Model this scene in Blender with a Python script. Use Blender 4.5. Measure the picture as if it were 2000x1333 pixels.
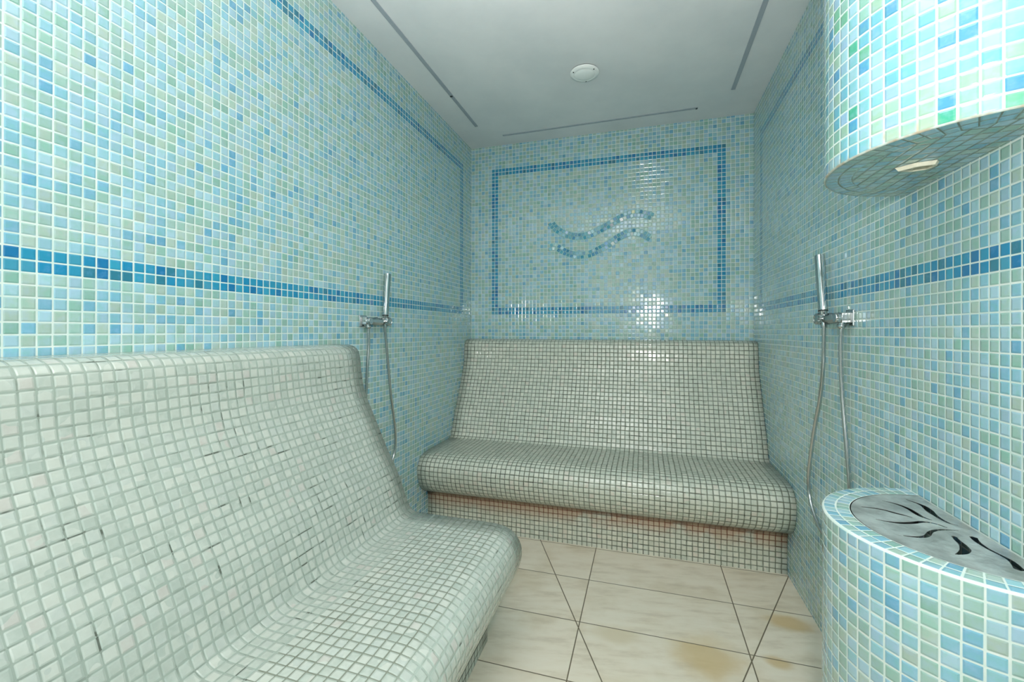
import bpy, bmesh, math, random
from mathutils import Vector, Matrix, Euler
random.seed(7)
for o in list(bpy.data.objects):
    bpy.data.objects.remove(o, do_unlink=True)
SC = bpy.context.scene
COL = SC.collection

# ---------------------------------------------------------------- camera
F_PX = 854.91
cd = bpy.data.cameras.new('camera')
cd.sensor_fit = 'HORIZONTAL'
cd.sensor_width = 36.0
cd.lens = 36.0 * F_PX / 2000.0
cd.shift_y = -20.0 / 2000.0
cd.clip_start = 0.02
cam = bpy.data.objects.new('camera', cd)
COL.objects.link(cam)
cam.matrix_world = (Matrix.Translation((0, 0, 1.0814)) @ Matrix.Rotation(0.2933, 4, 'Z')
                    @ Matrix.Rotation(math.pi / 2 + 0.0014, 4, 'X') @ Matrix.Rotation(0.0016, 4, 'Z'))
SC.camera = cam

# ---------------------------------------------------------------- world, lights, exposure
w = bpy.data.worlds.new('world')
SC.world = w
w.use_nodes = True
w.node_tree.nodes['Background'].inputs[0].default_value = (0.8, 0.9, 1.0, 1)
w.node_tree.nodes['Background'].inputs[1].default_value = 0.05

def area(name, loc, target, sx, sy, power, col, shape='RECTANGLE', spread=180):
    l = bpy.data.lights.new(name, 'AREA')
    l.shape = shape
    l.size = sx
    l.size_y = sy
    l.energy = power
    l.color = col
    l.spread = math.radians(spread)
    o = bpy.data.objects.new(name, l)
    COL.objects.link(o)
    o.location = loc
    d = Vector(target) - Vector(loc)
    o.rotation_euler = d.to_track_quat('-Z', 'Y').to_euler()
    return o

area('flash_light', (0.07, -0.03, 1.345), (-0.25, 2.9, 1.30), 0.10, 0.07, 10.5, (1.0, 0.975, 0.94))
area('rear_fill_light', (-0.25, -0.68, 1.45), (-0.45, 2.9, 0.9), 1.2, 1.6, 7.0, (1.0, 0.97, 0.93))  # unseen soft fill added behind the camera to raise the ambient level
area('ceiling_bounce_fill', (-0.20, 0.10, 1.62), (-0.20, 0.35, 2.5), 0.8, 0.8, 25.0, (1.0, 0.96, 0.93), spread=115)  # unseen upward fill, added to brighten the ceiling and bench seat

SC.view_settings.view_transform = 'Standard'
SC.view_settings.look = 'None'
SC.view_settings.gamma = 1.0
SC.view_settings.exposure = 0.20
SC.view_settings.use_curve_mapping = False

# ---------------------------------------------------------------- dimensions
XL, XR = -1.1626, 0.612
YB, YF = 2.86, -0.75
ZC = 2.3623
P = 0.0247          # mosaic pitch along
PV = 0.02455        # mosaic pitch up the walls

# ---------------------------------------------------------------- node helpers
def srgb(r, g, b):
    f = lambda c: (c / 255 / 12.92) if c / 255 <= 0.04045 else ((c / 255 + 0.055) / 1.055) ** 2.4
    return (f(r), f(g), f(b), 1.0)

class NB:
    def __init__(s, name):
        s.m = bpy.data.materials.new(name)
        s.m.use_nodes = True
        s.t = s.m.node_tree
        s.bsdf = s.t.nodes['Principled BSDF']
    def n(s, typ, **kw):
        nd = s.t.nodes.new(typ)
        for k, v in kw.items():
            setattr(nd, k, v)
        return nd
    def put(s, sock, v):
        if isinstance(v, bpy.types.NodeSocket):
            s.t.links.new(v, sock)
        elif v is not None:
            sock.default_value = v
    def m1(s, op, a, b=None, c=None, clamp=False):
        nd = s.n('ShaderNodeMath', operation=op)
        nd.use_clamp = clamp
        s.put(nd.inputs[0], a)
        s.put(nd.inputs[1], b)
        s.put(nd.inputs[2], c)
        return nd.outputs[0]
    def comb(s, x, y, z=0.0):
        nd = s.n('ShaderNodeCombineXYZ')
        s.put(nd.inputs[0], x); s.put(nd.inputs[1], y); s.put(nd.inputs[2], z)
        return nd.outputs[0]
    def sep(s, v):
        nd = s.n('ShaderNodeSeparateXYZ')
        s.put(nd.inputs[0], v)
        return nd.outputs
    def wn(s, vec, dim='3D'):
        nd = s.n('ShaderNodeTexWhiteNoise', noise_dimensions=dim)
        s.put(nd.inputs['Vector'], vec)
        return nd.outputs
    def noise(s, vec, scale, detail=2.0, rough=0.5):
        nd = s.n('ShaderNodeTexNoise')
        s.put(nd.inputs['Vector'], vec)
        nd.inputs['Scale'].default_value = scale
        nd.inputs['Detail'].default_value = detail
        nd.inputs['Roughness'].default_value = rough
        return nd.outputs
    def ramp(s, f, stops, interp='LINEAR'):
        nd = s.n('ShaderNodeValToRGB')
        cr = nd.color_ramp
        cr.interpolation = interp
        while len(cr.elements) < len(stops):
            cr.elements.new(0.5)
        for e, (p, c) in zip(cr.elements, stops):
            e.position = p
            e.color = c
        s.put(nd.inputs[0], f)
        return nd.outputs[0]
    def mix(s, f, a, b, blend='MIX'):
        nd = s.n('ShaderNodeMix', data_type='RGBA', blend_type=blend)
        s.put(nd.inputs[0], f); s.put(nd.inputs[6], a); s.put(nd.inputs[7], b)
        return nd.outputs[2]
    def sm(s, v, a, b, ta=0.0, tb=1.0):
        nd = s.n('ShaderNodeMapRange', interpolation_type='SMOOTHSTEP')
        s.put(nd.inputs[0], v)
        nd.inputs[1].default_value = a; nd.inputs[2].default_value = b
        nd.inputs[3].default_value = ta; nd.inputs[4].default_value = tb
        return nd.outputs[0]
    def vadd(s, a, b, op='ADD'):
        nd = s.n('ShaderNodeVectorMath', operation=op)
        s.put(nd.inputs[0], a); s.put(nd.inputs[1], b)
        return nd.outputs[0]
    def vscale(s, a, k):
        nd = s.n('ShaderNodeVectorMath', operation='SCALE')
        s.put(nd.inputs[0], a); s.put(nd.inputs['Scale'], k)
        return nd.outputs[0]
    def set(s, k, v):
        s.put(s.bsdf.inputs[k], v)

def g(v):
    return (v, v, v, 1)

def mosaic_base(b, jitter=0.0, half=0.435, rad=0.07, warp=0.0, edge=0.06, seed=0.0):
    """cell id, tile mask (1 on the glass, 0 on grout), local coords, dome height."""
    uv = b.n('ShaderNodeUVMap').outputs[0]
    if warp:
        nz = b.noise(uv, 0.35, 2.0)
        off = b.vscale(b.vadd(nz[1], (0.5, 0.5, 0.5), 'SUBTRACT'), warp)
        uvw = b.vadd(uv, off)
    else:
        uvw = uv
    fl = b.n('ShaderNodeVectorMath', operation='FLOOR'); b.put(fl.inputs[0], uvw)
    fr = b.n('ShaderNodeVectorMath', operation='FRACTION'); b.put(fr.inputs[0], uvw)
    cell = b.vadd(fl.outputs[0], (0.5 + seed, 0.5, 0.5))
    cx, cy, _ = b.sep(fl.outputs[0])
    rnd = b.wn(cell)
    loc = b.vadd(fr.outputs[0], (0.5, 0.5, 0.0), 'SUBTRACT')
    if jitter:
        loc = b.vadd(loc, b.vscale(b.vadd(rnd[1], (0.5, 0.5, 0.5), 'SUBTRACT'), jitter))
    lx, ly, _ = b.sep(loc)
    qx = b.m1('SUBTRACT', b.m1('ABSOLUTE', lx), half - rad)
    qy = b.m1('SUBTRACT', b.m1('ABSOLUTE', ly), half - rad)
    mx = b.m1('MAXIMUM', qx, 0.0); my = b.m1('MAXIMUM', qy, 0.0)
    ln = b.m1('SQRT', b.m1('ADD', b.m1('MULTIPLY', mx, mx), b.m1('MULTIPLY', my, my)))
    d = b.m1('SUBTRACT', b.m1('ADD', ln, b.m1('MINIMUM', b.m1('MAXIMUM', qx, qy), 0.0)), rad)
    mask = b.sm(d, -0.02, 0.02, 1.0, 0.0)
    h = b.sm(d, -edge * 2.2, 0.03, 1.0, 0.0)
    return uv, cell, cx, cy, rnd, lx, ly, d, mask, h

def tilt_normal(b, cell, amt, bumps, height, dist):
    r2 = b.wn(b.vadd(cell, (17.3, 5.1, 9.7)))
    geo = b.n('ShaderNodeNewGeometry').outputs['Normal']
    off = b.vscale(b.vadd(r2[1], (0.5, 0.5, 0.5), 'SUBTRACT'), amt)
    nn = b.n('ShaderNodeVectorMath', operation='NORMALIZE')
    b.put(nn.inputs[0], b.vadd(geo, off))
    bp = b.n('ShaderNodeBump')
    bp.inputs['Strength'].default_value = bumps
    bp.inputs['Distance'].default_value = dist
    b.put(bp.inputs['Height'], height)
    b.put(bp.inputs['Normal'], nn.outputs[0])
    return bp.outputs[0]

def blue_mosaic(name, frame=None, seed=0.0, G0=(208, 226, 218), G1=(224, 232, 226), vivid=False):
    b = NB(name)
    uv, cell, cx, cy, rnd, lx, ly, d, mask, h = mosaic_base(b, jitter=0.03, half=0.438, rad=0.05, seed=seed)
    tone = [(0.00, srgb(158, 194, 182)), (0.13, srgb(166, 198, 188)), (0.26, srgb(176, 198, 184)),
            (0.36, srgb(146, 188, 174)), (0.43, srgb(152, 198, 210)), (0.56, srgb(170, 207, 217)),
            (0.68, srgb(138, 191, 207)), (0.79, srgb(162, 198, 213)), (0.90, srgb(126, 183, 206)),
            (0.97, srgb(108, 170, 200))]
    if vivid:  # same tile; saturated tones paint in its iridescence under grazing flash
        tone = [(0.0, srgb(146, 196, 180)), (0.14, srgb(158, 196, 172)), (0.27, srgb(110, 186, 150)), (0.33, srgb(134, 196, 206)),
                (0.50, srgb(160, 204, 216)), (0.66, srgb(112, 184, 206)), (0.78, srgb(152, 190, 216)), (0.88, srgb(84, 160, 200)), (0.95, srgb(70, 172, 140))]
    colr = b.ramp(rnd[0], tone, 'CONSTANT')
    # cloudy glass inside each tile
    nz = b.noise(b.vadd(uv, b.vscale(rnd[1], 3.0)), 1.1, 3.0, 0.6)
    colr = b.mix(b.m1('MULTIPLY', b.sm(nz[0], 0.42, 0.75), 0.30), colr, srgb(176, 205, 235))
    colr = b.mix(b.m1('MULTIPLY', b.sm(nz[0], 0.52, 0.30), 0.30), colr, srgb(132, 196, 178))
    r3 = b.wn(b.vadd(cell, (3.3, 8.8, 1.7)))
    val = b.m1('MULTIPLY_ADD', r3[0], 0.12, 0.91)
    colr = b.mix(1.0, colr, b.comb(val, val, val), 'MULTIPLY')
    if frame:
        W, H = frame
        def inside(k):
            a = b.m1('GREATER_THAN', cx, k - 0.5)
            c = b.m1('LESS_THAN', cx, W - k - 0.5)
            e = b.m1('GREATER_THAN', cy, k - 0.5)
            f = b.m1('LESS_THAN', cy, H - k - 0.5)
            return b.m1('MULTIPLY', b.m1('MULTIPLY', a, c), b.m1('MULTIPLY', e, f))
        band = b.m1('SUBTRACT', inside(0), inside(2))
        deep = b.ramp(r3[0], [(0.0, srgb(46, 148, 184)), (0.22, srgb(34, 140, 184)), (0.45, srgb(68, 154, 182)),
                              (0.6, srgb(30, 120, 172)), (0.74, srgb(54, 158, 190)), (0.9, srgb(50, 126, 150))], 'CONSTANT')
        deep = b.mix(b.m1('MULTIPLY', b.sm(nz[0], 0.5, 0.72), 0.35), deep, srgb(96, 156, 206))
        colr = b.mix(band, colr, deep)
    gn = b.noise(uv, 0.6, 3.0)
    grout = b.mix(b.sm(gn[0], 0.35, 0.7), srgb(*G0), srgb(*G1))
    if vivid:      # brownish damp marks creeping up from the lower edge
        sx, sy, _ = b.sep(uv)
        sn = b.noise(uv, 0.8, 3.0)
        st = b.m1('MULTIPLY', b.sm(sy, 0.1, 1.6, 1.0, 0.0), b.sm(sn[0], 0.38, 0.62))
        grout = b.mix(b.m1('MULTIPLY', st, 0.7), grout, srgb(176, 150, 112))
        colr = b.mix(b.m1('MULTIPLY', st, 0.25), colr, srgb(206, 196, 160))
    fin = b.mix(mask, grout, colr)
    b.set('Base Color', fin)
    b.set('Roughness', b.m1('MULTIPLY_ADD', mask, -0.55, 0.70))
    b.set('Coat Weight', b.m1('MULTIPLY', mask, 0.6))
    b.set('Coat Roughness', 0.07)
    b.set('Specular IOR Level', 0.5)
    hh = b.m1('ADD', h, b.m1('MULTIPLY', nz[0], 0.10))
    nrm = tilt_normal(b, cell, 0.035, 0.7, hh, 0.0012)
    b.set('Normal', nrm)
    b.set('Coat Normal', nrm)
    return b.m

def white_mosaic(name, seed=0.0, dark=0.3, rust=None, light_v=None, JOINT=((176, 188, 177), (160, 171, 159), (92, 98, 88)), bstr=0.55, TINT=(1, 1, 1)):
    """greyish white glass mosaic of the benches. light_v: (v0, v1) rows with sharp brown-grey joints"""
    b = NB(name)
    uv, cell, cx, cy, rnd, lx, ly, d, mask, h = mosaic_base(b, jitter=0.05, half=0.435, rad=0.09, warp=0.12, edge=0.06, seed=seed)
    colr = b.ramp(rnd[0], [(0.0, srgb(192, 203, 194)), (0.25, srgb(201, 210, 201)), (0.5, srgb(196, 206, 199)),
                           (0.68, srgb(207, 214, 205)), (0.82, srgb(186, 198, 189)), (0.95, srgb(203, 203, 196))], 'CONSTANT')
    nz = b.noise(b.vadd(uv, b.vscale(rnd[1], 3.0)), 1.0, 3.0, 0.6)
    colr = b.mix(b.m1('MULTIPLY', b.sm(nz[0], 0.35, 0.7), 0.4), colr, srgb(218, 226, 218))
    colr = b.mix(1.0, colr, (*TINT, 1), 'MULTIPLY')
    rim = b.sm(d, -0.16, 0.0)
    colr = b.mix(b.m1('MULTIPLY', rim, 0.35), colr, srgb(168, 184, 172))
    # joints
    u_, v_, _ = b.sep(uv)
    gj2 = b.noise(b.vadd(uv, (3.0, 57.0, 0.0)), 0.13, 2.0, 0.5)
    # every joint line carries its own run of clean and dirty stretches
    hor = b.m1('GREATER_THAN', b.m1('ABSOLUTE', ly), b.m1('ABSOLUTE', lx))
    ru = b.m1('MULTIPLY', b.m1('FLOOR', b.m1('ADD', u_, 0.5)), 5.37)
    rv = b.m1('MULTIPLY', b.m1('FLOOR', b.m1('ADD', v_, 0.5)), 7.91)
    jh = b.noise(b.comb(b.m1('MULTIPLY', u_, 0.45), rv, 1.0), 1.0, 1.5)
    jv = b.noise(b.comb(ru, b.m1('MULTIPLY', v_, 0.6), 9.0), 1.0, 1.5)
    gj = b.m1('ADD', b.m1('MULTIPLY', hor, jh[0]), b.m1('MULTIPLY', b.m1('SUBTRACT', 1.0, hor), b.m1('SUBTRACT', jv[0], 0.05)))
    big = b.m1('MULTIPLY', b.m1('SUBTRACT', gj2[0], 0.5), 0.55)
    gt = b.m1('ADD', gj, big)
    lightg, midg, darkg = (srgb(*c) for c in JOINT)
    k = b.sm(gt, 0.60 - dark, 0.74 - dark)
    grout = b.mix(k, lightg, midg)
    k2 = b.sm(gt, 0.685 - dark * 0.30, 0.73 - dark * 0.30)
    grout = b.mix(b.m1('MULTIPLY', k2, 0.85), grout, darkg)
    if light_v:
        mseat = b.m1('MULTIPLY', b.sm(v_, light_v[0] - 1.0, light_v[0] + 0.5), b.sm(v_, light_v[1] - 0.5, light_v[1] + 1.5, 1.0, 0.0))
        grout = b.mix(b.m1('MULTIPLY', mseat, 0.8), grout, srgb(124, 128, 112))
    if rust:
        v0, v1, v2 = rust
        rn = b.noise(b.vadd(uv, (11.0, 3.0, 0.0)), 0.16, 4.0, 0.6)
        band = b.m1('MULTIPLY', b.sm(v_, v0, v1), b.sm(v_, v1, v2, 1.0, 0.0))
        rm = b.m1('MULTIPLY', band, b.sm(rn[0], 0.30, 0.52))
        grout = b.mix(b.m1('MULTIPLY', rm, 0.97), grout, srgb(124, 56, 22))
        colr = b.mix(b.m1('MULTIPLY', rm, 0.65), colr, srgb(180, 118, 76))
        line = b.m1('MULTIPLY', b.sm(v_, v1 - 0.9, v1 - 0.2), b.sm(v_, v1 + 0.5, v1 + 1.1, 1.0, 0.0))
        line = b.m1('MULTIPLY', line, b.sm(rn[0], 0.2, 0.45, 0.45, 0.95))
        colr = b.mix(line, colr, srgb(118, 88, 68))
        grout = b.mix(line, grout, srgb(84, 52, 36))
        soft = b.m1('MULTIPLY', b.m1('MULTIPLY', b.sm(v_, -4.0, v1), b.sm(v_, v1, v2 + 4.0, 1.0, 0.0)), b.sm(rn[0], 0.4, 0.7))
        colr = b.mix(b.m1('MULTIPLY', soft, 0.35), colr, srgb(206, 190, 160))
    fin = b.mix(mask, grout, colr)
    b.set('Base Color', fin)
    b.set('Roughness', b.m1('MULTIPLY_ADD', mask, -0.45, 0.70))
    b.set('Coat Weight', b.m1('MULTIPLY', mask, 0.7))
    b.set('Coat Roughness', 0.10)
    hh = b.m1('ADD', h, b.m1('MULTIPLY', nz[0], 0.12))
    nrm = tilt_normal(b, cell, 0.05, bstr, hh, 0.0016)
    b.set('Normal', nrm)
    b.set('Coat Normal', nrm)
    return b.m

def plaster():
    b = NB('ceiling_plaster')
    tc = b.n('ShaderNodeTexCoord').outputs['Object']
    n1 = b.noise(tc, 2.2, 5.0, 0.6)
    n2 = b.noise(tc, 60.0, 3.0, 0.6)
    c = b.mix(b.sm(n1[0], 0.3, 0.7), srgb(220, 224, 226), srgb(232, 234, 235))
    b.set('Base Color', c)
    b.set('Roughness', 0.75)
    bp = b.n('ShaderNodeBump'); bp.inputs['Strength'].default_value = 0.25; bp.inputs['Distance'].default_value = 0.004
    b.put(bp.inputs['Height'], b.m1('ADD', n1[0], b.m1('MULTIPLY', n2[0], 0.3)))
    b.set('Normal', bp.outputs[0])
    return b.m

def floor_mat():
    b = NB('floor_stone_tile')
    uv = b.n('ShaderNodeUVMap').outputs[0]      # metres
    x, y, _ = b.sep(uv)
    def joints(c, o, p):
        t = b.m1('DIVIDE', b.m1('SUBTRACT', c, o), p)
        f = b.m1('SUBTRACT', t, b.m1('FLOOR', b.m1('ADD', t, 0.5)))
        return b.m1('MULTIPLY', b.m1('ABSOLUTE', f), p), b.m1('FLOOR', t)
    dx, ix = joints(x, -0.2285, 0.5675)
    dy, iy = joints(y, 1.6345, 0.2868)
    def diag(x0, y0, x1, y1):
        L = math.hypot(x1 - x0, y1 - y0)
        nx, ny = (y1 - y0) / L, -(x1 - x0) / L
        c = -(nx * x0 + ny * y0)
        e = b.m1('ADD', b.m1('ADD', b.m1('MULTIPLY', x, nx), b.m1('MULTIPLY', y, ny)), c)
        return e
    e1 = diag(-0.512, 2.213, -0.123, 1.374)
    e2 = diag(0.608, 2.199, 0.293, 1.501)
    dj = b.m1('MINIMUM', b.m1('MINIMUM', dx, dy), b.m1('MINIMUM', b.m1('ABSOLUTE', e1), b.m1('ABSOLUTE', e2)))
    cellv = b.comb(b.m1('ADD', ix, b.m1('MULTIPLY', b.m1('GREATER_THAN', e1, 0.0), 0.37)),
                   b.m1('ADD', iy, b.m1('MULTIPLY', b.m1('GREATER_THAN', e2, 0.0), 0.71)), 0.5)
    r = b.wn(cellv)
    # stretched streaks of the stone
    st = b.comb(b.m1('ADD', b.m1('MULTIPLY', x, 3.0), b.m1('MULTIPLY', y, 3.5)), b.m1('MULTIPLY', b.m1('SUBTRACT', y, b.m1('MULTIPLY', x, 0.25)), 14.0), 0.0)
    n1 = b.noise(b.vadd(st, b.vscale(r[1], 9.0)), 1.6, 6.0, 0.62)
    n2 = b.noise(b.vadd(uv, b.vscale(r[1], 5.0)), 5.0, 4.0, 0.55)
    c = b.ramp(r[0], [(0.0, srgb(230, 218, 196)), (0.5, srgb(234, 225, 206)), (1.0, srgb(226, 212, 188))])
    c = b.mix(b.m1('MULTIPLY', b.sm(n1[0], 0.35, 0.7), 0.6), c, srgb(240, 233, 217))
    c = b.mix(b.m1('MULTIPLY', b.sm(n1[0], 0.52, 0.25), 0.45), c, srgb(188, 176, 154))
    c = b.mix(b.m1('MULTIPLY', b.sm(n2[0], 0.5, 0.72), 0.35), c, srgb(200, 184, 152))
    def blob(cx, cy, rx, ry, k, colr):
        nonlocal c
        ex = b.m1('DIVIDE', b.m1('SUBTRACT', x, cx), rx)
        ey = b.m1('DIVIDE', b.m1('SUBTRACT', y, cy), ry)
        dd = b.m1('SQRT', b.m1('ADD', b.m1('MULTIPLY', ex, ex), b.m1('MULTIPLY', ey, ey)))
        dd = b.m1('ADD', dd, b.m1('MULTIPLY', b.m1('SUBTRACT', n2[0], 0.5), 2.2))
        c = b.mix(b.m1('MULTIPLY', b.sm(dd, 0.2, 1.1, 1.0, 0.0), k), c, colr)
    blob(0.50, 1.86, 0.12, 0.06, 0.75, srgb(206, 176, 118))
    blob(0.20, 1.58, 0.14, 0.13, 0.75, srgb(210, 184, 132))
    blob(-0.10, 1.60, 0.12, 0.06, 0.5, srgb(204, 188, 150))
    blob(0.42, 1.62, 0.05, 0.03, 0.7, srgb(208, 180, 124))
    blob(0.07, 1.35, 0.25, 0.10, 0.45, srgb(206, 190, 152))
    j = b.sm(dj, 0.0012, 0.0026, 1.0, 0.0)
    c = b.mix(j, c, srgb(112, 102, 82))
    b.set('Base Color', c)
    b.set('Roughness', b.m1('MULTIPLY_ADD', j, 0.3, 0.42))
    bp = b.n('ShaderNodeBump'); bp.inputs['Strength'].default_value = 0.5; bp.inputs['Distance'].default_value = 0.001
    b.put(bp.inputs['Height'], b.m1('SUBTRACT', b.m1('MULTIPLY', n1[0], 0.3), j))
    b.set('Normal', bp.outputs[0])
    return b.m

def simple(name, col, rough=0.5, metal=0.0, bump=None, coat=0.0):
    b = NB(name)
    if bump:
        tc = b.n('ShaderNodeTexCoord').outputs['Object']
        n = b.noise(tc, bump[0], 4.0, 0.6)
        b.set('Base Color', b.mix(b.sm(n[0], 0.3, 0.7), col, tuple(min(1, x * bump[2]) for x in col[:3]) + (1,)))
        bp = b.n('ShaderNodeBump'); bp.inputs['Strength'].default_value = 0.5; bp.inputs['Distance'].default_value = bump[1]
        b.put(bp.inputs['Height'], n[0]); b.set('Normal', bp.outputs[0])
    else:
        b.set('Base Color', col)
    b.set('Roughness', rough); b.set('Metallic', metal); b.set('Coat Weight', coat)
    return b.m

M_WALL_L = blue_mosaic('wall_mosaic_left', frame=(134, 41), seed=0)
M_WALL_R = blue_mosaic('wall_mosaic_right', frame=(134, 41), seed=100)
M_WALL_B = blue_mosaic('wall_mosaic_back', frame=(60, 41), seed=200)
M_BLUE = blue_mosaic('curved_mosaic', seed=300)
M_HOOD = blue_mosaic('hood_mosaic', seed=500, vivid=True)
M_UNDER = blue_mosaic('hood_underside_mosaic', seed=400, G0=(120, 138, 128), G1=(150, 166, 156))  # grout darkened to put underside shade into the colour, besides its dirt
M_PLASTER = plaster()
M_FLOOR = floor_mat()
M_CHROME = simple('chrome', (0.60, 0.62, 0.62, 1), 0.09, 1.0)
M_CHROME.node_tree.nodes['Principled BSDF'].inputs['Specular Tint'].default_value = (0.35, 0.37, 0.37, 1)
M_DARKCH = simple('dark_gap', (0.03, 0.035, 0.035, 1), 0.5, 0.0)
M_HOSE = simple('hose_steel', (0.56, 0.58, 0.58, 1), 0.2, 1.0)
M_STEEL = simple('brushed_steel', (0.36, 0.38, 0.37, 1), 0.36, 0.6, bump=(14.0, 0.02, 2.0))
M_STRIP = simple('grey_strip', srgb(166, 176, 184), 0.6)
M_STRIPD = simple('grey_strip_dark', srgb(96, 106, 108), 0.6)
M_WHITE = simple('white_plastic', srgb(250, 252, 250), 0.35, coat=0.2)
M_CREAM = simple('cream_lip', srgb(226, 222, 200), 0.5, bump=(60.0, 0.001, 0.8))
M_SCREW = simple('screw_dark', (0.05, 0.06, 0.06, 1), 0.4, 0.8)

# ---------------------------------------------------------------- object helpers
def link(name, me, mat, parent=None):
    o = bpy.data.objects.new(name, me)
    COL.objects.link(o)
    if mat:
        me.materials.append(mat)
    if parent:
        o.parent = parent
    return o

def tag(o, label, cat, group=None):
    o['label'] = label
    o['category'] = cat
    if group:
        o['group'] = group
    return o

def thing(name, label, cat, loc=(0, 0, 0), group=None):
    o = bpy.data.objects.new(name, None)
    o.empty_display_size = 0.1
    COL.objects.link(o)
    o.location = loc
    return tag(o, label, cat, group)

def mesh(name, verts, faces, uvs=None, smooth=False):
    """uvs: per face list of per-corner (u,v)"""
    me = bpy.data.meshes.new(name)
    me.from_pydata([tuple(v) for v in verts], [], faces)
    if uvs:
        l = me.uv_layers.new(name='UVMap')
        i = 0
        for fu in uvs:
            for c in fu:
                l.data[i].uv = c
                i += 1
    if smooth:
        me.polygons.foreach_set('use_smooth', [True] * len(me.polygons))
    me.update()
    return me

def quad_obj(name, pts, uvs, mat, thick, nrm):
    """a slab: the quad pts (facing nrm) with thickness behind it"""
    n = Vector(nrm) * -thick
    v = [Vector(p) for p in pts] + [Vector(p) + n for p in pts]
    f = [(0, 1, 2, 3), (7, 6, 5, 4)]
    u = [uvs, uvs[::-1]]
    for i in range(4):
        j = (i + 1) % 4
        f.append((j, i, i + 4, j + 4))
        u.append([uvs[j], uvs[i], uvs[i], uvs[j]])
    return link(name, mesh(name, v, f, u), mat)

def struct(o):
    o['kind'] = 'structure'
    return o

# ---------------------------------------------------------------- room shell
T = 0.08
ZS = 1.196
def uvw(y, z, z0=ZS):                       # side walls
    return ((2.7118 - y) / P, (z - z0) / PV)
struct(quad_obj('wall_left', [(XL, YF, 0), (XL, YB, 0), (XL, YB, ZC), (XL, YF, ZC)],
                [uvw(YF, 0), uvw(YB, 0), uvw(YB, ZC), uvw(YF, ZC)], M_WALL_L, T, (1, 0, 0)))
zr = 1.191
struct(quad_obj('wall_right', [(XR, YB, 0), (XR, YF, 0), (XR, YF, ZC), (XR, YB, ZC)],
                [uvw(YB, 0, zr), uvw(YF, 0, zr), uvw(YF, ZC, zr), uvw(YB, ZC, zr)], M_WALL_R, T, (-1, 0, 0)))
def uvb(x, z):
    return ((x + 1.0121) / 0.02463, (z - ZS) / PV)
struct(quad_obj('wall_back', [(XL, YB, 0), (XR, YB, 0), (XR, YB, ZC), (XL, YB, ZC)],
                [uvb(XL, 0), uvb(XR, 0), uvb(XR, ZC), uvb(XL, ZC)], M_WALL_B, T, (0, -1, 0)))
def uvf(x, z):
    return ((x - XL) / P, (z - ZS) / PV)
struct(quad_obj('wall_front', [(XR, YF, 0), (XL, YF, 0), (XL, YF, ZC), (XR, YF, ZC)],
                [uvf(XR, 0), uvf(XL, 0), uvf(XL, ZC), uvf(XR, ZC)], M_BLUE, T, (0, 1, 0)))
struct(quad_obj('floor', [(XL, YF, 0), (XR, YF, 0), (XR, YB, 0), (XL, YB, 0)],
                [(XL, YF), (XR, YF), (XR, YB), (XL, YB)], M_FLOOR, T, (0, 0, 1)))
struct(quad_obj('ceiling', [(XL, YB, ZC), (XR, YB, ZC), (XR, YF, ZC), (XL, YF, ZC)],
                [(0, 0), (1, 0), (1, 1), (0, 1)], M_PLASTER, T, (0, 0, -1)))

# glass door behind the camera, seen only in the chrome
M_DOOR = simple('door_glass', (0.03, 0.04, 0.04, 1), 0.08)
M_DFRAME = simple('door_frame', (0.35, 0.36, 0.36, 1), 0.3, 1.0)
bm = bmesh.new()
bmesh.ops.create_cube(bm, size=1.0)
bmesh.ops.transform(bm, matrix=Matrix.Translation((0.12, YF + 0.012, 1.03)) @ Matrix.Diagonal((0.74, 0.012, 2.04, 1)), verts=bm.verts)
me_ = bpy.data.meshes.new('door_1'); bm.to_mesh(me_); bm.free()
door = struct(link('door_1', me_, M_DOOR))
bm = bmesh.new()
for cx_, cz_, sx_, sz_ in ((-0.265, 1.04, 0.04, 2.08), (0.505, 1.04, 0.04, 2.08), (0.12, 2.07, 0.81, 0.04)):
    r_ = bmesh.ops.create_cube(bm, size=1.0)
    bmesh.ops.transform(bm, matrix=Matrix.Translation((cx_, YF + 0.015, cz_)) @ Matrix.Diagonal((sx_, 0.028, sz_, 1)), verts=r_['verts'])
me_ = bpy.data.meshes.new('door_frame'); bm.to_mesh(me_); bm.free()
link('door_frame', me_, M_DFRAME, door)

# ---------------------------------------------------------------- benches
PROFILE = [(.640, 0.0), (.639, .06), (.640, .13), (.642, .165), (.655, .189), (.694, .206), (.733, .238),
           (.757, .286), (.764, .331), (.757, .363), (.738, .390), (.708, .407), (.660, .415), (.548, .4165),
           (.440, .4165), (.400, .4165), (.363, .4175), (.341, .427), (.327, .448), (.314, .480), (.297, .526), (.269, .586),
           (.236, .646), (.202, .718), (.169, .786), (.146, .838), (.132, .884), (.125, .930), (.120, .972),
           (.113, 1.002), (.098, 1.019), (.074, 1.028), (.040, 1.030), (0.0013, 1.031)]

def resample(pts, step):
    P4 = [Vector(p) for p in pts]
    out = []
    for i in range(len(P4) - 1):
        p0 = P4[max(i - 1, 0)]; p1 = P4[i]; p2 = P4[i + 1]; p3 = P4[min(i + 2, len(P4) - 1)]
        n = max(1, int((p2 - p1).length / step))
        for k in range(n):
            t = k / n
            out.append(0.5 * ((2 * p1) + (-p0 + p2) * t + (2 * p0 - 5 * p1 + 4 * p2 - p3) * t * t
                              + (-p0 + 3 * p1 - 3 * p2 + p3) * t ** 3))
    out.append(P4[-1])
    return out

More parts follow.
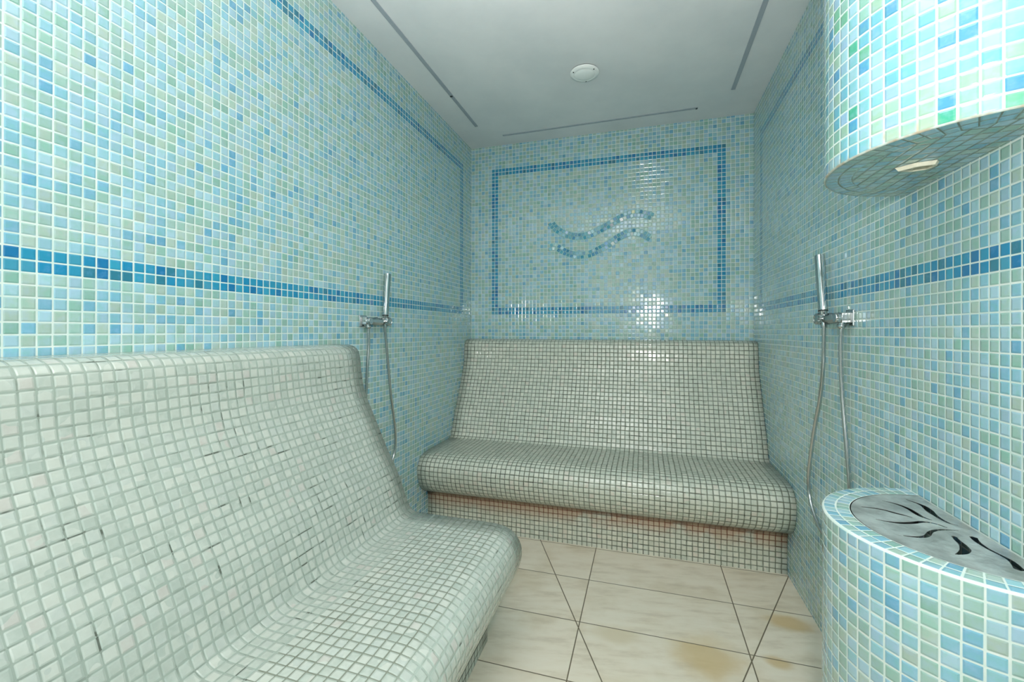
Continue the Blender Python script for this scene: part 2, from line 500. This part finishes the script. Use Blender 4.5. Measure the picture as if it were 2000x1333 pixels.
prof = resample(PROFILE, 0.006)
arc = [0.0]
for a_, b_ in zip(prof, prof[1:]):
    arc.append(arc[-1] + (b_ - a_).length)
i_crease = min(range(len(prof)), key=lambda i: (prof[i] - Vector((.655, .189))).length)
i_corner = min(range(len(prof)), key=lambda i: (prof[i] - Vector((.440, .4165))).length)
V_CREASE = arc[i_crease] / P
V_CORNER = arc[i_corner] / P

def bench(root, L0, L1, to_world, mats, u_of):
    """profile swept from L0 to L1 along the wall; the three parts share the same skin"""
    segs = [('plinth', 0, i_crease, mats[0]), ('seat', i_crease, i_corner, mats[1]), ('backrest', i_corner, len(prof) - 1, mats[2])]
    nl = 24
    for name, a, c, m in segs:
        V, Fc, U = [], [], []
        pts = prof[a:c + 1]
        n = len(pts)
        for k in range(nl + 1):
            l = L0 + (L1 - L0) * k / nl
            for p in pts:
                V.append(to_world(p[0], l, p[1]))
        for k in range(nl):
            la = L0 + (L1 - L0) * k / nl; lb = L0 + (L1 - L0) * (k + 1) / nl
            for i in range(n - 1):
                Fc.append((k * n + i, k * n + i + 1, (k + 1) * n + i + 1, (k + 1) * n + i))
                va = arc[a + i] / P + 0.16; vb = arc[a + i + 1] / P + 0.16
                U.append([(u_of(la), va), (u_of(la), vb), (u_of(lb), vb), (u_of(lb), va)])
        nsm = len(Fc)
        # closing polygon back to the wall, plus end caps
        ztop = pts[-1][1]; zbot = pts[0][1]
        for l in (L0, L1):
            base = len(V)
            k = 0 if l == L0 else nl
            V.append(to_world(0.0013, l, ztop)); V.append(to_world(0.0013, l, zbot))
            loop = [k * n + i for i in range(n)] + [base, base + 1]
            co = [(p[0], p[1]) for p in pts] + [(0, ztop), (0, zbot)]
            if l == L1:
                loop = loop[::-1]; co = co[::-1]
            Fc.append(tuple(loop))
            U.append([(q[0] / P, q[1] / P) for q in co])
        me = mesh(name, V, Fc, U)
        for i in range(nsm):
            me.polygons[i].use_smooth = True
        bmm = bmesh.new(); bmm.from_mesh(me)
        bmesh.ops.remove_doubles(bmm, verts=bmm.verts, dist=1e-5)
        bmesh.ops.recalc_face_normals(bmm, faces=bmm.faces)
        bmm.to_mesh(me); bmm.free()
        link(name, me, m, root)

m_far_base = white_mosaic('far_bench_plinth_mosaic', 11, dark=0.36, rust=(V_CREASE - 4.5, V_CREASE - 0.2, V_CREASE + 2.0), JOINT=((138, 144, 130), (112, 116, 100), (64, 66, 54)), bstr=0.75, TINT=(1.12, 1.05, 0.985))
m_far_seat = white_mosaic('far_bench_seat_mosaic', 12, dark=0.34, rust=(V_CREASE - 4.5, V_CREASE - 0.2, V_CREASE + 2.0), JOINT=((138, 144, 130), (112, 116, 100), (64, 66, 54)), bstr=0.75, TINT=(1.12, 1.05, 0.985))
m_far_back = white_mosaic('far_bench_back_mosaic', 13, dark=0.26, JOINT=((138, 144, 130), (112, 116, 100), (64, 66, 54)), bstr=0.75, TINT=(1.12, 1.05, 0.985))
m_near_base = white_mosaic('near_bench_plinth_mosaic', 21, dark=0.4, JOINT=((110, 118, 108), (84, 90, 80), (50, 54, 46)))
m_near_seat = white_mosaic('near_bench_seat_mosaic', 22, dark=0.10, light_v=(V_CORNER - 10.5, V_CORNER + 1.0), TINT=(0.98, 0.95, 0.935))
m_near_back = white_mosaic('near_bench_back_mosaic', 23, dark=0.10, JOINT=((158, 170, 159), (140, 151, 140), (82, 88, 78)), TINT=(0.91, 0.885, 0.870))

far = thing('tiled_bench', 'white mosaic bench along the far end wall, rust stains under its rounded seat edge', 'bench', ((XL + XR) / 2, YB, 0))
fx = (XL + XR) / 2
bench(far, -(XR - XL) / 2 + 0.0013, (XR - XL) / 2 - 0.0013, lambda d, l, z: (l, -d, z), (m_far_base, m_far_seat, m_far_back), lambda l: ((XR + 0.0015) - (fx + l)) / P)
near = thing('tiled_bench', 'white mosaic bench along the left wall in the foreground', 'bench', (XL, (YF + 1.44) / 2, 0))
ny = (YF + 1.44) / 2
bench(near, YF - ny + 0.0013, 1.44 - ny, lambda d, l, z: (d, l, z), (m_near_base, m_near_seat, m_near_back), lambda l: (l + ny - 0.4802) / P)

# ---------------------------------------------------------------- steam outlet: pedestal below, hood above
def half_round(name, cy, R, prof_rz, mat, parent, nseg=64, ncols=None, inner=0.0):
    """sweep (r, z, v) round the half circle against the right wall; parent sits at (XR, cy, 0)"""
    ncols = ncols or round(math.pi * R / P)
    V, Fc, U = [], [], []
    m = len(prof_rz)
    for k in range(nseg + 1):
        t = math.pi * k / nseg
        for (r, z, v) in prof_rz:
            V.append((-r * math.sin(t), r * math.cos(t), z))
    for k in range(nseg):
        ua, ub = ncols * k / nseg, ncols * (k + 1) / nseg
        for i in range(m - 1):
            Fc.append((k * m + i, (k + 1) * m + i, (k + 1) * m + i + 1, k * m + i + 1))
            va, vb = prof_rz[i][2], prof_rz[i + 1][2]
            U.append([(ua, va), (ub, va), (ub, vb), (ua, vb)])
    me = mesh(name, V, Fc, U, smooth=True)
    bmm = bmesh.new(); bmm.from_mesh(me)
    bmesh.ops.recalc_face_normals(bmm, faces=bmm.faces)
    bmm.to_mesh(me); bmm.free()
    o = link(name, me, mat, parent)
    return o

PR, PCY, PZ = 0.246, 1.054, 0.70
ped = thing('steam_pedestal', 'half-round blue and green mosaic pedestal with a metal grille on top, against the right wall', 'pedestal', (XR, PCY, 0))
e = 0.004
side = [(PR, 0.0, -(PZ - 0.0) / P)]
for k in range(1, 15):
    z = PZ * k / 15
    side.append((PR, z, -(PZ - z) / P))
side += [(PR, PZ - e, -0.10), (PR, PZ - e, 0.0), (PR - e * 0.3, PZ - e * 0.3, 0.0), (PR - e, PZ, 0.0), (PR - e, PZ, 0.10)]
rin = 0.197
side += [(PR - 0.0245, PZ, 1.0), (rin, PZ, 2.0)]
ob = half_round('body', PCY, PR, side, M_BLUE, ped)
bv = ob.data
# keep the arris crisp: flat-shade nothing, but weight by sharp angle
for p_ in bv.polygons:
    p_.use_smooth = True
bv.set_sharp_from_angle(angle=math.radians(50)) if hasattr(bv, 'set_sharp_from_angle') else None
half_round('well', PCY, rin, [(rin, PZ, 0), (rin, PZ - 0.10, 1), (0.001, PZ - 0.10, 2)], M_DARKCH, ped)

# grille plate with the branch-like slots, (dx, dy) measured from the wall centre of the pedestal
def slot(path, widths):
    pts = resample([(p[0], p[1]) for p in path], 0.004)
    n = len(pts)
    Lf, Rt = [], []
    for i, p in enumerate(pts):
        t = (pts[min(i + 1, n - 1)] - pts[max(i - 1, 0)]).normalized()
        nn = Vector((-t.y, t.x))
        s = i / (n - 1) * (len(widths) - 1)
        k = min(int(s), len(widths) - 2)
        wd = (1.25 if max(widths) > .0085 else 2.1) * (widths[k] * (1 - (s - k)) + widths[k + 1] * (s - k))
        Lf.append(p + nn * wd / 2); Rt.append(p - nn * wd / 2)
    a = pts[-1] - pts[-2]; a.normalize()
    c = pts[0] - pts[1]; c.normalize()
    return Lf + [pts[-1] + a * widths[-1] * 0.5] + Rt[::-1] + [pts[0] + c * widths[0] * 0.5]

W_ = 0.001
slots = [
    slot([(-.040, .162), (-.026, .133), (-.027, .108), (-.031, .085), (-.032, .055), (-.028, .034), (-.019, .028)], [.0015, .003, .0055, .007, .004, .003, .0015]),
    slot([(-.096, .137), (-.081, .128), (-.071, .115), (-.065, .097), (-.064, .074), (-.062, .057), (-.053, .043)], [.0015, .003, .004, .0045, .005, .004, .0015]),
    slot([(-.158, .081), (-.144, .082), (-.121, .077), (-.105, .064), (-.091, .054), (-.084, .046)], [.0015, .003, .0035, .004, .004, .0015]),
    slot([(-.159, .016), (-.145, .010), (-.124, .008), (-.099, .016), (-.079, .027), (-.064, .029), (-.053, .021), (-.046, .010)], [.0015, .003, .004, .0045, .0045, .004, .003, .0015]),
    slot([(-.146, -.056), (-.132, -.056), (-.116, -.052), (-.103, -.042), (-.087, -.021), (-.068, -.007), (-.048, -.001), (-.033, .001)], [.0015, .003, .004, .004, .0035, .003, .0025, .0012]),
    slot([(-.058, -.032), (-.062, -.049), (-.065, -.069), (-.072, -.088), (-.084, -.103), (-.100, -.114)], [.006, .007, .009, .012, .010, .0015]),
    slot([(-.025, -.025), (-.031, -.045), (-.032, -.071), (-.029, -.088), (-.026, -.105), (-.027, -.121), (-.034, -.144)], [.009, .007, .0045, .004, .005, .008, .011]),
]
cu = bpy.data.curves.new('grille', 'CURVE')
cu.dimensions = '2D'
cu.fill_mode = 'BOTH'
cu.extrude = 0.0004
GR = rin - 0.0015
outer = [Vector((-GR * math.sin(math.pi * k / 64) * 0.985 - 0.002, GR * math.cos(math.pi * k / 64))) for k in range(65)]
for loop in [outer] + slots:
    sp = cu.splines.new('POLY')
    sp.points.add(len(loop) - 1)
    for q, v in zip(sp.points, loop):
        q.co = (v[0], v[1], 0, 1)
    sp.use_cyclic_u = True
tmp = bpy.data.objects.new('tmp', cu)
COL.objects.link(tmp)
dg = bpy.context.evaluated_depsgraph_get()
gm = bpy.data.meshes.new_from_object(tmp.evaluated_get(dg))
bpy.data.objects.remove(tmp, do_unlink=True)
gm.materials.clear()
gr = link('grille', gm, M_STEEL, ped)
gr.location = (0, 0, PZ - 0.0008)
gr['label'] = 'grey metal grille plate with branch-shaped slots'

HR, HCY, HZ = 0.240, 1.064, 1.415
hood = thing('steam_hood', 'half-round blue and green mosaic hood hanging from the ceiling on the right wall', 'hood', (XR, HCY, HZ))
HH = ZC - HZ
hs = [(HR - 0.003, 0.0, 0.1), (HR - 0.003, 0.0, 0.0), (HR - 0.0009, 0.0009, 0.0), (HR, 0.003, 0.0), (HR, 0.003, 0.1)]
for k in range(1, 20):
    z = HH * k / 19
    hs.append((HR, z, z / P))
ho = half_round('shell', HCY, HR, hs, M_HOOD, hood)
if hasattr(ho.data, 'set_sharp_from_angle'):
    ho.data.set_sharp_from_angle(angle=math.radians(50))

# underside: two rings of radial tiles, then straight rows
V, Fc, U = [], [], []
rr_ = [HR - 0.003, HR - 0.0265, HR - 0.051]
ns = 48
nc = round(math.pi * HR / P)
for k in range(ns + 1):
    t = math.pi * k / ns
    for r in rr_:
        V.append((-r * math.sin(t), r * math.cos(t), 0.0))
for k in range(ns):
    for i in range(2):
        Fc.append((k * 3 + i, (k + 1) * 3 + i, (k + 1) * 3 + i + 1, k * 3 + i + 1))
        ua, ub = nc * k / ns, nc * (k + 1) / ns
        U.append([(ua, i), (ub, i), (ub, i + 1), (ua, i + 1)])
Fc.append(tuple(k * 3 + 2 for k in range(ns + 1)))
U.append([(V[k * 3 + 2][1] / P + 0.3 + 40, V[k * 3 + 2][0] / P) for k in range(ns + 1)])
ume = mesh('underside', V, Fc, U)
if ume.polygons[0].normal.z > 0:
    ume.flip_normals()
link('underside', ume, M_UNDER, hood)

def bm_box(bm, c, s, rot=None):
    r = bmesh.ops.create_cube(bm, size=1.0)
    mt = Matrix.Translation(c) @ (rot.to_4x4() if rot else Matrix.Identity(4)) @ Matrix.Diagonal((*s, 1))
    bmesh.ops.transform(bm, matrix=mt, verts=r['verts'])
    return r['verts']

def bm_obj(name, bm, mat, parent=None, smooth=False, bevel=None):
    me = bpy.data.meshes.new(name)
    bmesh.ops.recalc_face_normals(bm, faces=bm.faces)
    bm.to_mesh(me); bm.free()
    if smooth:
        me.polygons.foreach_set('use_smooth', [True] * len(me.polygons))
        if hasattr(me, 'set_sharp_from_angle'):
            me.set_sharp_from_angle(angle=math.radians(40))
    o = link(name, me, mat, parent)
    if bevel:
        md = o.modifiers.new('bevel', 'BEVEL'); md.width = bevel; md.segments = 2; md.limit_method = 'ANGLE'
    return o

# small cream outlet lip in the hood's underside
V = []
nz_out = [(-.125, .012), (-.100, -.012), (-.070, -.018), (-.060, -.004), (-.066, .018), (-.095, .026)]
bm = bmesh.new()
top = [bm.verts.new((x, y, -0.0005)) for x, y in nz_out]
cxx = sum(p[0] for p in nz_out) / 6; cyy = sum(p[1] for p in nz_out) / 6
lo = [bm.verts.new((cxx + (x - cxx) * .86, cyy + (y - cyy) * .86, -0.008)) for x, y in nz_out]
li = [bm.verts.new((cxx + (x - cxx) * .68, cyy + (y - cyy) * .68, -0.008)) for x, y in nz_out]
up = [bm.verts.new((cxx + (x - cxx) * .60, cyy + (y - cyy) * .60, -0.001)) for x, y in nz_out]
for ra, rb in ((top, lo), (lo, li), (li, up)):
    for i in range(6):
        j = (i + 1) % 6
        bm.faces.new((ra[i], ra[j], rb[j], rb[i]))
bm.faces.new(up)
no = bm_obj('outlet_lip', bm, M_CREAM, hood)
no['label'] = 'cream rim of the outlet in the dark underside'

# ---------------------------------------------------------------- lathe / tubes
def lathe(bm, prof_, mat4, n=28):
    rings = []
    for r, h in prof_:
        if r < 1e-6:
            rings.append([bm.verts.new(mat4 @ Vector((0, 0, h)))])
        else:
            rings.append([bm.verts.new(mat4 @ Vector((r * math.cos(2 * math.pi * k / n), r * math.sin(2 * math.pi * k / n), h))) for k in range(n)])
    for a, c in zip(rings, rings[1:]):
        for k in range(n):
            j = (k + 1) % n
            if len(a) == 1 and len(c) == 1:
                continue
            if len(a) == 1:
                bm.faces.new((a[0], c[k], c[j]))
            elif len(c) == 1:
                bm.faces.new((a[k], a[j], c[0]))
            else:
                bm.faces.new((a[k], a[j], c[j], c[k]))
    if len(rings[0]) > 1:
        bm.faces.new(rings[0])
    if len(rings[-1]) > 1:
        bm.faces.new(rings[-1])

def axis(o, d, up=(0, 1, 0)):
    q = Vector(d).to_track_quat('Z', 'Y')
    return Matrix.Translation(o) @ q.to_matrix().to_4x4()

def hose_mesh(path, r, parent):
    pts = []
    P4 = [Vector(p) for p in path]
    for i in range(len(P4) - 1):
        p0 = P4[max(i - 1, 0)]; p1 = P4[i]; p2 = P4[i + 1]; p3 = P4[min(i + 2, len(P4) - 1)]
        n = max(1, int((p2 - p1).length / 0.0021))
        for k in range(n):
            t = k / n
            pts.append(0.5 * ((2 * p1) + (-p0 + p2) * t + (2 * p0 - 5 * p1 + 4 * p2 - p3) * t * t + (-p0 + 3 * p1 - 3 * p2 + p3) * t ** 3))
    pts.append(P4[-1])
    V, Fc = [], []
    n = 10
    nrm = Vector((1, 0, 0))
    for i, p in enumerate(pts):
        t = (pts[min(i + 1, len(pts) - 1)] - pts[max(i - 1, 0)]).normalized()
        nrm = (nrm - t * nrm.dot(t)).normalized()
        bn = t.cross(nrm)
        rr = r * (1.0 if i % 2 else 0.86)
        for k in range(n):
            a = 2 * math.pi * k / n
            V.append(p + (nrm * math.cos(a) + bn * math.sin(a)) * rr)
    for i in range(len(pts) - 1):
        for k in range(n):
            j = (k + 1) % n
            Fc.append((i * n + k, i * n + j, (i + 1) * n + j, (i + 1) * n + k))
    Fc.append(tuple(range(n))[::-1]); Fc.append(tuple(len(V) - n + k for k in range(n)))
    return link('hose', mesh('hose', V, Fc, smooth=True), M_HOSE, parent)

def shower(label, wx, wy, s, hand_tilt, hpath, opath, bottom):
    """s: +1 if the room lies towards +x of the wall. everything below is local to the wall point"""
    z0 = 1.125
    root = thing('hand_shower', label, 'shower', (wx, wy, z0), 'chrome hand showers on the side walls')
    L = lambda p: (p[0] - wx, p[1] - wy, p[2] - z0)
    X = lambda d: d * s
    # wall flange
    bm = bmesh.new()
    bm_box(bm, (X(0.0040), 0, 0), (0.008, 0.050, 0.050))
    bm_obj('wall_flange', bm, M_CHROME, root, bevel=0.0022)
    # outlet elbow: short square-shouldered body with the hose nipple under it
    bm = bmesh.new()
    bm_box(bm, (X(0.020), 0, 0), (0.026, 0.031, 0.031))
    lathe(bm, [(0, 0), (0.0150, 0.0), (0.0158, 0.003), (0.0158, 0.012), (0.0140, 0.016), (0.0, 0.016)], axis((X(0.032), 0, 0), (s, 0, 0)))
    lathe(bm, [(0, 0), (0.0088, 0), (0.0088, 0.008), (0, 0.008)], axis((X(0.024), 0.010, -0.013), (0, 0, -1)))
    bm_obj('outlet_elbow', bm, M_CHROME, root, smooth=True, bevel=0.0012)
    bm = bmesh.new()
    lathe(bm, [(0, 0), (0.0100, 0), (0.0120, 0.002), (0.0120, 0.008), (0.0090, 0.011), (0.0078, 0.015), (0, 0.015)], axis((X(0.024), 0.012, -0.019), (0, 0, -1)), 24)
    bm_obj('hose_nut', bm, M_CHROME, root, smooth=True)
    # faceted arm running along the wall to the cradle
    bm = bmesh.new()
    secs = [(0.012, 0.0120, 0.0120), (0.030, 0.0135, 0.0150), (0.060, 0.0150, 0.0180), (0.095, 0.0150, 0.0170), (0.118, 0.0125, 0.0140)]
    rings = []
    for d_, hx, hz in secs:
        ring = []
        for k in range(8):
            a = math.pi / 8 + k * math.pi / 4
            ring.append(bm.verts.new((X(0.030 + hx * math.cos(a) * 1.08), d_, hz * math.sin(a) * 1.08)))
        rings.append(ring)
    for a, c in zip(rings, rings[1:]):
        for k in range(8):
            bm.faces.new((a[k], a[(k + 1) % 8], c[(k + 1) % 8], c[k]))
    bm.faces.new(rings[0]); bm.faces.new(rings[-1])
    bm_obj('holder_arm', bm, M_CHROME, root, bevel=0.0015)
    # cradle: round head lying across, its end face towards the room
    bm = bmesh.new()
    lathe(bm, [(0, 0), (0.0150, 0), (0.0190, 0.004), (0.0200, 0.010), (0.0200, 0.036), (0.0188, 0.042), (0.0150, 0.0450), (0.0120, 0.0452), (0.0110, 0.0435), (0, 0.0435)],
          axis((X(0.012), 0.132, 0), (s, 0, 0)), 36)
    bm_obj('cradle', bm, M_CHROME, root, smooth=True)
    # handset
    hb = Vector((X(0.034), 0.124, 0.0))
    ht = Vector((X(0.0355), 0.124 + hand_tilt, 0.219))
    dr = (ht - hb).normalized()
    Ln = (ht - hb).length
    bm = bmesh.new()
    lathe(bm, [(0, -0.028), (0.0078, -0.028), (0.0088, -0.022), (0.0105, 0.0), (0.0115, 0.023), (0.0130, 0.026), (0.0138, 0.030),
               (0.0145, Ln * 0.6), (0.0152, Ln - 0.003), (0.0147, Ln), (0.0125, Ln + 0.0004), (0.0120, Ln - 0.001), (0, Ln - 0.001)],
          axis(hb, dr), 32)
    hs_ = bm_obj('handset', bm, M_CHROME, root, smooth=True)
    bm = bmesh.new()
    lathe(bm, [(0.0134, 0.0255), (0.0144, 0.0265), (0.0144, 0.0295), (0.0136, 0.0305)], axis(hb, dr), 32)
    bm_obj('collar_ring', bm, M_SCREW, hs_, smooth=True)
    # hose loop
    start = hb - dr * 0.026
    ends = Vector((X(0.024), 0.012, -0.032))
    path = [start] + [Vector(L(p)) for p in hpath] + [Vector(L(p)) for p in bottom] + [Vector(L(p)) for p in opath[::-1]] + [ends]
    hose_mesh(path, 0.0068, root)
    return root

shower('chrome hand shower on the right wall, beside the half-round columns', XR, 1.590, -1, 0.030,
       [(.580, 1.718, 1.008), (.582, 1.737, .921), (.584, 1.767, .837), (.586, 1.814, .747), (.588, 1.860, .636), (.590, 1.890, .540), (.591, 1.885, .472), (.592, 1.855, .428)],
       [(.588, 1.606, 1.014), (.590, 1.605, .921), (.592, 1.599, .844), (.594, 1.586, .755), (.596, 1.574, .674), (.598, 1.569, .600)],
       [(.594, 1.80, .392), (.596, 1.72, .380), (.598, 1.64, .410), (.599, 1.585, .49)])
shower('chrome hand shower on the left wall, behind the end of the foreground bench', XL, 1.616, 1, 0.017,
       [(-1.132, 1.761, .983), (-1.135, 1.780, .890), (-1.138, 1.805, .769), (-1.140, 1.831, .673), (-1.142, 1.849, .592), (-1.144, 1.851, .529)],
       [(-1.140, 1.632, 1.018), (-1.143, 1.627, .934), (-1.146, 1.625, .850), (-1.150, 1.625, .77), (-1.151, 1.626, .68), (-1.151, 1.63, .58)],
       [(-1.146, 1.835, .475), (-1.148, 1.80, .435), (-1.149, 1.735, .405), (-1.150, 1.67, .425), (-1.151, 1.64, .49)])

# ---------------------------------------------------------------- wave motifs on the far wall
def wave_mat():
    b = NB('wave_glass')
    at = b.n('ShaderNodeAttribute', attribute_name='tile')
    c = at.outputs['Color']
    tc = b.n('ShaderNodeTexCoord').outputs['Object']
    n = b.noise(tc, 60.0, 2.0)
    c = b.mix(b.m1('MULTIPLY', b.sm(n[0], 0.45, 0.7), 0.3), c, srgb(130, 190, 220))
    b.set('Base Color', c); b.set('Roughness', 0.12); b.set('Coat Weight', 0.8); b.set('Coat Roughness', 0.05)
    return b.m
M_WAVE = wave_mat()
M_WGROUT = simple('wave_grout', srgb(168, 208, 206), 0.7)
def wave(label, ctr, pale):
    pts = resample(ctr, 0.002)
    al = [0.0]
    for a, c in zip(pts, pts[1:]):
        al.append(al[-1] + (c - a).length)
    def at(s):
        s = max(0.0, min(s, al[-1] - 1e-6))
        i = max(k for k in range(len(al)) if al[k] <= s)
        i = min(i, len(pts) - 2)
        t = (s - al[i]) / (al[i + 1] - al[i])
        tg = (pts[min(i + 4, len(pts) - 1)] - pts[max(i - 3, 0)]).normalized()
        return pts[i].lerp(pts[i + 1], t), tg
    V, Fc, cols = [], [], []
    blues = [(58, 150, 176), (84, 166, 186), (44, 132, 166), (104, 178, 192), (70, 150, 170), (60, 140, 182)]
    for row in (0, 1):
        s = 0.012 if row == 0 else 0.0
        k = 0
        while s < al[-1]:
            p, t = at(s)
            nn = Vector((-t.y, t.x))
            c = p + nn * (0.0115 if row == 0 else -0.0115)
            a = math.atan2(t.y, t.x) + random.uniform(-.06, .06)
            hw = 0.0100 * random.uniform(.85, 1.0); hh_ = 0.0102
            tx, ty = random.uniform(-.0010, .0010), random.uniform(-.0010, .0010)
            base = len(V)
            for (lvl, ins) in ((0.0005, 0.0), (0.0018, 0.0), (0.0026, 0.0009)):
                for (sx, sy) in ((-1, -1), (1, -1), (1, 1), (-1, 1)):
                    lx, ly = sx * (hw - ins), sy * (hh_ - ins)
                    x = c.x + lx * math.cos(a) - ly * math.sin(a)
                    z = c.y + lx * math.sin(a) + ly * math.cos(a)
                    V.append((x, -(lvl + (sx * tx + sy * ty if lvl > .001 else 0)), z))
            for q in (0, 4):
                for i in range(4):
                    j = (i + 1) % 4
                    Fc.append((base + q + i, base + q + j, base + q + 4 + j, base + q + 4 + i))
            Fc.append((base + 8, base + 9, base + 10, base + 11))
            if (row, k) in pale:
                rgb = srgb(*pale[(row, k)])
            else:
                rgb = srgb(*random.choice(blues))
            cols += [rgb] * 9
            s += 0.0228
            k += 1
    cx_ = sum(v[0] for v in V) / len(V); cz_ = sum(v[2] for v in V) / len(V)
    V = [(x - cx_, y, z - cz_) for x, y, z in V]
    me = mesh('wave_tiles', V, Fc)
    ca = me.color_attributes.new('tile', 'FLOAT_COLOR', 'CORNER')
    i = 0
    for p_, c in zip(me.polygons, cols):
        for _ in p_.loop_indices:
            ca.data[i].color = c
            i += 1
    root = thing('mosaic_wave', label, 'wall mosaic', (cx_, YB, cz_))
    bmm = bmesh.new(); bmm.from_mesh(me); bmesh.ops.recalc_face_normals(bmm, faces=bmm.faces); bmm.to_mesh(me); bmm.free()
    link('wave_tiles', me, M_WAVE, root)
    # grout bed
    V2, F2 = [], []
    for i, p in enumerate(pts):
        t = (pts[min(i + 3, len(pts) - 1)] - pts[max(i - 3, 0)]).normalized()
        nn = Vector((-t.y, t.x))
        for h_, y in ((0.0255, 0.0), (0.0245, -0.0012), (-0.0245, -0.0012), (-0.0255, 0.0)):
            q = p + nn * h_
            V2.append((q.x - cx_, y, q.y - cz_))
    for i in range(len(pts) - 1):
        for k in range(3):
            F2.append((i * 4 + k, i * 4 + k + 1, (i + 1) * 4 + k + 1, (i + 1) * 4 + k))
    m2 = mesh('grout_bed', V2, F2)
    bmm = bmesh.new(); bmm.from_mesh(m2); bmesh.ops.recalc_face_normals(bmm, faces=bmm.faces); bmm.to_mesh(m2); bmm.free()
    link('grout_bed', m2, M_WGROUT, root)
    return root
GLINT_W = (226, 232, 228)  # pearly white painted on wave tiles that catch a glint
wave('upper of the two wavy blue mosaic lines inside the frame on the far wall',
     [(-.590, 1.800), (-.560, 1.763), (-.505, 1.727), (-.430, 1.703), (-.355, 1.706), (-.280, 1.735), (-.215, 1.766), (-.150, 1.800), (-.085, 1.822), (-.026, 1.823), (.045, 1.800)],
     {(0, 13): (170, 214, 224), (1, 14): (176, 216, 224), (0, 19): GLINT_W, (1, 22): (222, 214, 210), (1, 23): GLINT_W, (0, 25): (222, 222, 176), (1, 26): (180, 210, 236), (1, 19): (196, 196, 206)})
PL = (158, 200, 194)
wave('lower of the two wavy blue mosaic lines inside the frame on the far wall',
     [(-.600, 1.640), (-.560, 1.642), (-.500, 1.606), (-.425, 1.580), (-.350, 1.582), (-.286, 1.606), (-.214, 1.644), (-.150, 1.684), (-.088, 1.708), (-.026, 1.700), (.036, 1.664)],
     {(0, 1): PL, (1, 1): PL, (1, 2): PL, (0, 11): PL, (1, 11): PL, (0, 17): (120, 176, 226), (1, 17): (140, 186, 226), (1, 16): (150, 200, 220), (1, 19): GLINT_W, (1, 25): GLINT_W, (0, 26): (214, 230, 226), (1, 26): (90, 170, 176)})

# ---------------------------------------------------------------- ceiling: grey strips and the round cover
def strip(label, x0, y0, x1, y1, wdt, breaks=()):
    L_ = math.hypot(x1 - x0, y1 - y0)
    ang = math.atan2(y1 - y0, x1 - x0)
    root = thing('ceiling_strip', label, 'ceiling strip', ((x0 + x1) / 2, (y0 + y1) / 2, ZC), 'grey strips let into the ceiling')
    root.rotation_euler = (0, 0, ang)
    bm = bmesh.new()
    for sg in (-1, 1):
        bm_box(bm, (0, sg * (wdt / 2 - 0.0012), -0.002), (L_, 0.0024, 0.004))
    for sg in (-1, 1):
        bm_box(bm, (sg * (L_ / 2 - 0.0015), 0, -0.0021), (0.003, wdt - 0.001, 0.0042))
    bm_obj('channel_edge', bm, M_STRIP, root)
    bm = bmesh.new()
    bm_box(bm, (0, 0, -0.0012), (L_ - 0.003, wdt - 0.003, 0.0024))
    bm_obj('insert', bm, M_STRIP, root)
    for bk in breaks:
        bm = bmesh.new()
        bm_box(bm, (bk, 0.002, -0.0040), (0.010, 0.014, 0.0045))
        bm_obj('joint_clip', bm, M_SCREW, root, bevel=0.001)
    return root
strip('long grey strip in the ceiling along the left wall, with a dark joint', -1.003, -0.3, -1.003, 2.548, 0.018, breaks=(2.18 - (2.548 - .3) / 2,))
strip('thin grey strip in the ceiling along the far wall', -.885, 2.716, .292, 2.697, 0.014, breaks=(0.582,))
strip('long grey strip in the ceiling along the right wall', .448, -0.3, .448, 2.545, 0.020)

lamp = thing('ceiling_cover', 'round white domed cover in the middle of the ceiling', 'ceiling cover', (-.283, 2.166, ZC))
bm = bmesh.new()
lathe(bm, [(0.0, 0.0), (0.066, 0.0), (0.066, -0.003), (0.0, -0.003)], Matrix.Identity(4), 48)
bm_obj('base_ring', bm, M_SCREW, lamp)
bm = bmesh.new()
lathe(bm, [(0.0, -0.003), (0.068, -0.003), (0.0705, -0.0055), (0.0700, -0.009), (0.064, -0.0135), (0.052, -0.0165), (0.050, -0.0158), (0.048, -0.0170), (0.028, -0.0195), (0.0, -0.0205)],
      Matrix.Identity(4), 48)
bm_obj('cover', bm, M_WHITE, lamp, smooth=True)
for a in (215, 325, 90):
    bm = bmesh.new()
    a = math.radians(a)
    lathe(bm, [(0, -0.0135), (0.0032, -0.0135), (0.0032, -0.0160), (0, -0.0160)], Matrix.Translation((0.060 * math.cos(a), 0.060 * math.sin(a), 0)), 12)
    bm_obj('screw', bm, M_SCREW, lamp)
